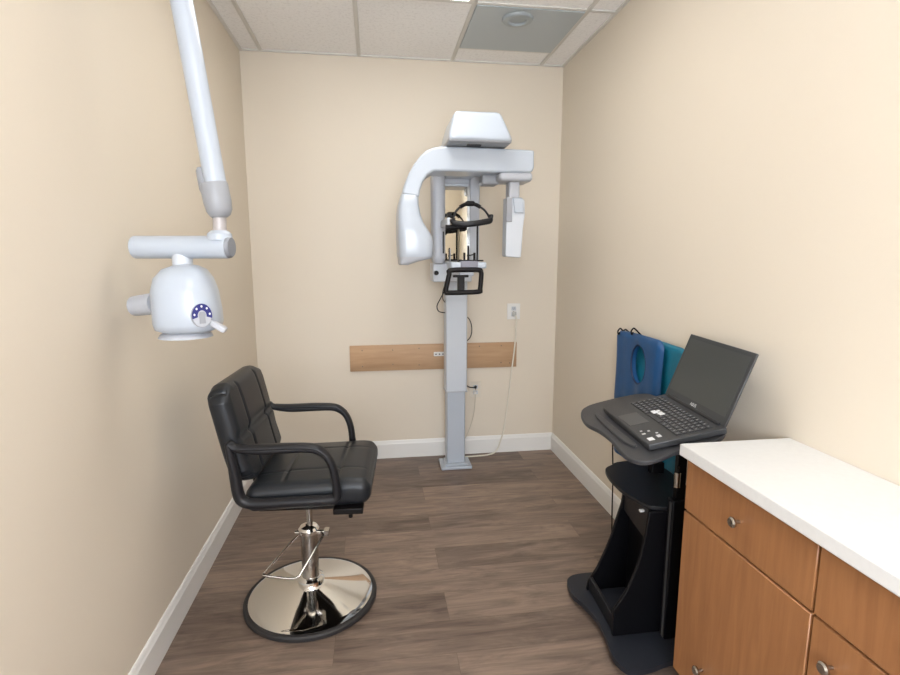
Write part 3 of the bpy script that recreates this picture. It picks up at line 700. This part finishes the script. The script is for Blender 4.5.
# mid shelf
sh = [(1.01, 2.055), (0.965, 2.02), (0.943, 1.95), (0.936, 1.865), (0.940, 1.78), (0.968, 1.69), (0.995, 1.664), (1.07, 1.655), (1.14, 1.70), (1.20, 1.78), (1.22, 1.90), (1.21, 2.04), (1.15, 2.085), (1.05, 2.08)]
bm = NB(); prism(bm, outline(sh), 'z', 0.54, 0.556); fin('middle_shelf', bm, M_blackm, Q, bevel=0.003, angle=50)
M_trackg = mat('track_grey', (0.06, 0.06, 0.06), rough=0.4)
# telescoping posts
for yy, xx in ((1.628, 1.058), (1.955, 1.16)):
    bm = NB(); box(bm, xx-0.028, xx+0.028, yy-0.018, yy+0.018, 0.054, 0.60); po = fin('post', bm, M_cartblk, Q, bevel=0.004)
    bm = NB(); box(bm, xx-0.016, xx+0.02, yy-0.010, yy+0.010, 0.60, 0.83); fin('inner_post', bm, M_cartblk, po, bevel=0.003)
    bm = NB(); box(bm, xx-0.031, xx-0.027, yy-0.008, yy+0.002, 0.06, 0.59); fin('post_track', bm, M_trackg if yy < 1.7 else M_cartblk, po, smooth=False)
bm = NB(); cyl(bm, (1.035, 1.605, 0.655), (1.035, 1.605, 0.71), 0.011, seg=20); lk = fin('height_lock', bm, M_chromed, Q)
bm = NB(); cyl(bm, (1.035, 1.605, 0.64), (1.035, 1.605, 0.73), 0.006, seg=16); box(bm, 1.03, 1.04, 1.603, 1.62, 0.66, 0.70); fin('lock_pin', bm, M_black, lk)
bm = NB(); box(bm, 1.04, 1.18, 1.62, 1.96, 0.795, 0.825); fin('tray_support', bm, M_cartblk, Q, bevel=0.004)
# tilted top tray: plane z = .815 + .2 (x-.85)
SL = 0.2
def tz(x, o=0): return 0.815 + SL*(x-0.85) + o
tray = [(0.875, 2.055), (0.845, 2.02), (0.822, 1.955), (0.812, 1.875), (0.824, 1.79), (0.825, 1.70), (0.815, 1.63), (0.810, 1.57), (0.812, 1.515), (0.838, 1.477), (0.89, 1.475), (0.951, 1.49), (1.06, 1.49), (1.14, 1.52), (1.16, 1.60), (1.16, 1.98), (1.13, 2.055), (1.05, 2.075), (0.93, 2.075)]
bm = NB(); vs = prism(bm, outline(tray), 'z', 0.003, 0.018)
for v in vs: v.co.z = tz(v.co.x, v.co.z-0.018)
fin('top_tray', bm, M_carttop, Q, bevel=0.003, angle=50)
# padded lip strip along laptop front
bm = NB()
lip = [(0.874, 1.945), (0.862, 1.90), (0.852, 1.80), (0.845, 1.70), (0.845, 1.62), (0.856, 1.585), (0.868, 1.60), (0.870, 1.70), (0.874, 1.80), (0.880, 1.90)]
vs = prism(bm, outline(lip, 5), 'z', 0, 0.009)
for v in vs: v.co.z = tz(v.co.x, v.co.z)
fin('wrist_strip', bm, M_carttop, Q, bevel=0.002, angle=50)

# ------------------------------------------------------------------ laptop
# laptop frame: origin near-front corner, e1 = along front edge, e2 = towards hinge, e3 = up
nr = Vector((0.880, 1.528, tz(0.880, 0.004))); ll = Vector((0.908, 1.940, tz(0.908, 0.004)))
e1 = (ll-nr).normalized(); up3 = Vector((-SL, 0, 1)).normalized(); e2 = (up3.cross(e1)*-1).normalized()
if e2.x < 0: e2 = -e2
LW, LD = 0.413, 0.268
Ml = Matrix(((e1.x, e2.x, up3.x, nr.x), (e1.y, e2.y, up3.y, nr.y), (e1.z, e2.z, up3.z, nr.z), (0, 0, 0, 1)))
G = root('laptop', Ml @ Vector((LW/2, LD/2, 0)), 'open black laptop resting on the top tray of the cart', 'laptop')
bm = NB(); box(bm, 0, LW, 0, LD, 0.0, 0.022, M=Ml); lb = fin('laptop_base', bm, M_laptop, G, bevel=0.004)
for a, b in ((0.03, 0.02), (LW-0.03, 0.02), (0.03, LD-0.03), (LW-0.03, LD-0.03)):
    bm = NB(); cyl(bm, Ml @ Vector((a, b, -0.004)), Ml @ Vector((a, b, 0.001)), 0.008, seg=12); fin('rubber_foot', bm, M_rubber, lb)
bm = NB(); box(bm, 0.175, 0.29, 0.012, 0.085, 0.0215, 0.0232, M=Ml); fin('touchpad', bm, mat('touchpad_grey', (0.06, 0.062, 0.066), rough=0.3), lb, bevel=0.001, seg=1)
bm = NB(); box(bm, 0.022, 0.392, 0.105, 0.235, 0.0218, 0.0226, M=Ml); kb = fin('keyboard', bm, M_key, G, smooth=False)
M_keytop = mat('key_cap', (0.045, 0.046, 0.05), rough=0.5)
kmesh = None
rows = 6; cols = 16
kw, kh = 0.370/cols, 0.130/rows
bm = NB(); box(bm, -kw*0.41, kw*0.41, -kh*0.40, kh*0.40, 0, 0.0026)
k0 = fin('key', bm, M_keytop, kb, bevel=0.0008, seg=1, origin=OFF[kb.name])
kme = k0.data
# rebuild key mesh in laptop orientation once
bmk = NB(); box(bmk, -kw*0.41, kw*0.41, -kh*0.40, kh*0.40, 0, 0.0026)
R3 = Ml.to_3x3().to_4x4(); bmesh.ops.transform(bmk, matrix=R3, verts=bmk.verts); bmesh.ops.recalc_face_normals(bmk, faces=bmk.faces); bmk.to_mesh(kme); bmk.free()
# legends: second mesh with tiny mark on each key
first = True
M_leg = mat('key_legend', (0.22, 0.225, 0.23), rough=0.5)
lm = bpy.data.meshes.new('key_legend')
bml = NB(); box(bml, -kw*0.10, kw*0.10, -kh*0.14, kh*0.14, 0.0024, 0.0029); bmesh.ops.transform(bml, matrix=R3, verts=bml.verts); bml.to_mesh(lm); bml.free(); lm.materials.append(M_leg)
# merge legend into the key mesh as a second material
bmk = NB(); bmk.from_mesh(kme); nf = len(bmk.faces); bmk.from_mesh(lm)
bmk.faces.ensure_lookup_table()
for f in bmk.faces[nf:]: f.material_index = 1
bmk.to_mesh(kme); bmk.free(); kme.materials.append(M_leg)
for r_ in range(rows):
    for c_ in range(cols):
        if r_ == 0 and 5 <= c_ <= 9 and c_ != 7: continue
        a = 0.022+(c_+0.5)*kw; b = 0.105+(r_+0.5)*kh
        pos = Ml @ Vector((a, b, 0.0226))
        if first: o = k0; first = False
        else:
            o = k0.copy(); COL.objects.link(o)
        o.parent = kb; o.location = pos - OFF[kb.name]
        if r_ == 0 and c_ == 7:
            o.data = kme.copy()
            for v in o.data.vertices:
                q = R3.inverted() @ v.co
                q.x *= 4.6; v.co = R3 @ q
            while len(o.data.materials) > 1: o.data.materials.pop(index=1)
# stickers
def sticker(a0, a1, b0, b1, m=M_sticker, nm='sticker'):
    bm = NB(); box(bm, a0, a1, b0, b1, 0.0218, 0.0224, M=Ml); fin(nm, bm, m, lb, smooth=False)
sticker(0.028, 0.052, 0.016, 0.036)
sticker(0.040, 0.060, 0.052, 0.066, M_silver)
sticker(0.084, 0.094, 0.018, 0.030, M_silver)
sticker(0.112, 0.119, 0.022, 0.030, M_silver)
sticker(0.10, 0.108, 0.044, 0.052, M_silver)
sticker(0.072, 0.080, 0.060, 0.068, M_silver)
bm = NB()
box(bm, 0.232, 0.262, 0.128, 0.146, 0.0256, 0.0262, M=Ml); box(bm, 0.205, 0.235, 0.140, 0.160, 0.0256, 0.0262, M=Ml); box(bm, 0.240, 0.256, 0.146, 0.160, 0.0256, 0.0262, M=Ml)
fin('white_key_sticker', bm, M_sticker, kb, smooth=False)
# hinge and screen
hy, hz = LD-0.022, 0.020
tl = math.radians(20)
upw = Vector((math.sin(tl), 0, math.cos(tl)))
s1 = e1.copy(); upw = (upw - s1*upw.dot(s1)).normalized(); nrm = s1.cross(upw)
if nrm.x > 0: nrm = -nrm   # faces the user (towards -x)
ho = Ml @ Vector((0, hy+0.014, hz+0.004))
Ms = Matrix(((s1.x, nrm.x, upw.x, ho.x), (s1.y, nrm.y, upw.y, ho.y), (s1.z, nrm.z, upw.z, ho.z), (0, 0, 0, 1)))
bm = NB(); box(bm, 0.002, LW-0.002, -0.008, 0, 0.0, 0.262, M=Ms); sc = fin('screen_lid', bm, M_laptop, G, bevel=0.003)
bm = NB(); box(bm, 0.018, LW-0.018, -0.001, 0.0008, 0.030, 0.246, M=Ms); fin('display', bm, M_screen, sc, smooth=False)
bm = NB(); cyl(bm, Ml @ Vector((0.03, hy+0.016, hz+0.004)), Ml @ Vector((LW-0.03, hy+0.016, hz+0.004)), 0.007, seg=14); fin('hinge', bm, M_key, G)
Mt = Ms @ Matrix.Translation(Vector((LW*0.5, 0.0006, 0.0155))) @ Matrix(((-1, 0, 0, 0), (0, 0, 1, 0), (0, 1, 0, 0), (0, 0, 0, 1)))
mirror_text('screen_logo', 'ASUS', 0.017, M_silver, sc, Mt)

# ------------------------------------------------------------------ lead aprons on right wall
def apron(name, label, ys, ztop, zbot, x_in, m, hole=None, seed=1, th=0.018, corner=0.05, top_fn=None):
    """a draped apron: closed solid following the wall; ys=(y_far,y_near)"""
    rnd = random.Random(seed)
    t = root(name, (x_in, (ys[0]+ys[1])/2, zbot), label, 'lead apron', 'lead aprons hung on the wall')
    NY, NZ = 40, 60
    bm = NB()
    def P_(i, k, back):
        v = i/NY; w = k/NZ
        top = top_fn(v) if top_fn else ztop
        z = zbot+(top-zbot)*w
        wid = 1 - 0.03*math.sin(w*9+seed) + 0.02*w
        y = ys[0]+(ys[1]-ys[0])*(0.5+(v-0.5)*wid)
        fold = 0.005*math.sin(v*11+seed*2+w*1.3) + 0.003*math.sin(v*23+w*3+seed)
        edge = min(1, min(v, 1-v)/0.06, (1-w)/0.04)
        edge = math.sin(max(0, edge)*PI/2)
        x = x_in + (-(th*edge) - 0.004 if not back else 0.0) + fold*(0.4+0.6*(1-w))
        return Vector((x, y, z))
    grid = {}
    inhole = lambda i, k: hole is not None and ((((ys[0]+(ys[1]-ys[0])*(i+0.5)/NY)-hole[0])/hole[2])**2 + ((zbot+((top_fn(0.4) if top_fn else ztop)-zbot)*(k+0.5)/NZ-hole[1])/hole[3])**2) < 1
    for b_ in (0, 1):
        for i in range(NY+1):
            for k in range(NZ+1): grid[b_, i, k] = bm.verts.new(P_(i, k, b_))
    cells = [(i, k) for i in range(NY) for k in range(NZ) if not inhole(i, k)]
    cs_ = set(cells)
    for i, k in cells:
        for b_ in (0, 1):
            q = [grid[b_, i, k], grid[b_, i+1, k], grid[b_, i+1, k+1], grid[b_, i, k+1]]
            bm.faces.new(q if b_ else q[::-1])
        for (di, dk, a, b) in ((-1, 0, (0, 0), (0, 1)), (1, 0, (1, 0), (1, 1)), (0, -1, (0, 0), (1, 0)), (0, 1, (0, 1), (1, 1))):
            if (i+di, k+dk) not in cs_:
                v1 = (i+a[0], k+a[1]); v2 = (i+b[0], k+b[1])
                bm.faces.new([grid[0, v1[0], v1[1]], grid[0, v2[0], v2[1]], grid[1, v2[0], v2[1]], grid[1, v1[0], v1[1]]])
    loose = [v for v in bm.verts if not v.link_faces]
    bmesh.ops.delete(bm, geom=loose, context='VERTS')
    if hole is not None:   # round the armhole rim
        for v in bm.verts:
            a = (v.co.y-hole[0])/hole[2]; b = (v.co.z-hole[1])/hole[3]; d = math.hypot(a, b)
            if 0.80 < d < 1.2:
                rim = any(len(e.link_faces) and (abs(e.link_faces[0].normal.x) < 0.5 or (len(e.link_faces) > 1 and abs(e.link_faces[1].normal.x) < 0.5)) for e in v.link_edges)
        bm.normal_update()
        rimv = [v for v in bm.verts if any(abs(f.normal.x) < 0.4 for f in v.link_faces) and 0.7 < math.hypot((v.co.y-hole[0])/hole[2], (v.co.z-hole[1])/hole[3]) < 1.35]
        for v in rimv:
            a = (v.co.y-hole[0])/hole[2]; b = (v.co.z-hole[1])/hole[3]; d = math.hypot(a, b)
            v.co.y = hole[0]+a/d*hole[2]; v.co.z = hole[1]+b/d*hole[3]
    body = fin('apron_body', bm, m, t, angle=70)
    # binding along the visible far edge
    bm = NB()
    pts = []
    for k in range(0, NZ+1, 3):
        p = (P_(0, k, 0)+P_(0, k, 1))/2; pts.append(p)
    tube(bm, spline(pts, 2), 0.005, 8); fin('edge_binding', bm, M_navy, t)
    if hole is not None:
        bm = NB()
        pts = [Vector((x_in-th-0.002, hole[0]+hole[2]*math.cos(s), hole[1]+hole[3]*math.sin(s))) for s in [2*PI*k/28 for k in range(28)]]
        tube(bm, pts, 0.0045, 8, closed=True); fin('armhole_binding', bm, M_navy, t)
    return t
def topb(v):  # v: 0 far .. 1 near
    return 1.078 + 0.008*math.sin(v*2.2) - 0.045*max(0, 1-v/0.07)**2 - 0.03*max(0, (v-0.9)/0.1)**2
apron('blue_apron', 'royal blue lead apron with an oval armhole, hanging on the right wall', (2.545, 2.128), 1.08, 0.44, 1.260, M_blue, hole=(2.30, 0.945, 0.070, 0.095), seed=1, top_fn=topb)
def topt(v): return 1.074 - 0.004*v - 0.03*max(0, (v-0.88)/0.12)**2
apron('teal_apron', 'teal lead apron hanging just behind the blue one', (2.50, 1.985), 1.072, 0.50, 1.294, M_teal, seed=3, th=0.012, top_fn=topt)
t = root('apron_rack', (XR, 2.45, 1.09), 'black wire apron rack with curled hooks above the blue apron', 'hook rack')
bm = NB(); box(bm, XR-0.006, XR, 2.03, 2.53, 1.040, 1.060); fin('rack_plate', bm, M_black, t, bevel=0.002)
for y in (2.50, 2.36):
    bm = NB()
    hh = 1.112 if y < 2.45 else 1.092
    tube(bm, spline([(XR-0.006, y, 1.05), (1.27, y, 1.085), (1.255, y, hh-0.012), (1.238, y, hh), (1.226, y, hh-0.014), (1.232, y+0.004, hh-0.03), (1.24, y+0.006, hh-0.02)], 6), 0.004, 8)
    fin('hook', bm, M_black, t)
# thin laptop cord hanging behind the cart
bm = NB(); tube(bm, spline([(1.05, 2.07, 0.845), (1.035, 2.095, 0.80), (1.031, 2.10, 0.65), (1.040, 2.10, 0.48), (1.045, 2.10, 0.293), (1.055, 2.10, 0.10), (1.08, 2.11, 0.008), (1.18, 2.12, 0.006)], 8), 0.003, 8)
o = fin('hanging_cord', bm, M_black, None, origin=(1.05, 2.10, 0.0)); o['label'] = 'thin dark cord hanging from the back of the cart tray to the floor'; o['category'] = 'cord'

# ------------------------------------------------------------------ camera, world, view
cam = bpy.data.cameras.new('camera'); co = bpy.data.objects.new('camera', cam); COL.objects.link(co)
cam.sensor_fit = 'HORIZONTAL'; cam.sensor_width = 36.0; cam.lens = 36.0*522.39/900
r = Vector((0.989928, -0.141573, -0.000403)); u = Vector((0.022087, 0.151625, 0.988191)); w = Vector((0.13984, 0.978247, -0.153225))
co.matrix_world = Matrix(((r.x, u.x, -w.x, 0), (r.y, u.y, -w.y, 0), (r.z, u.z, -w.z, 1.4567), (0, 0, 0, 1)))
cam.clip_start = 0.02
S.camera = co
wd = bpy.data.worlds.new('world'); S.world = wd; wd.use_nodes = True
wd.node_tree.nodes['Background'].inputs[0].default_value = (0.8, 0.85, 1, 1); wd.node_tree.nodes['Background'].inputs[1].default_value = 0.2
vs_ = S.view_settings
vs_.view_transform = 'Standard'; vs_.look = 'None'; vs_.gamma = 1; vs_.use_curve_mapping = False; vs_.exposure = 0.10
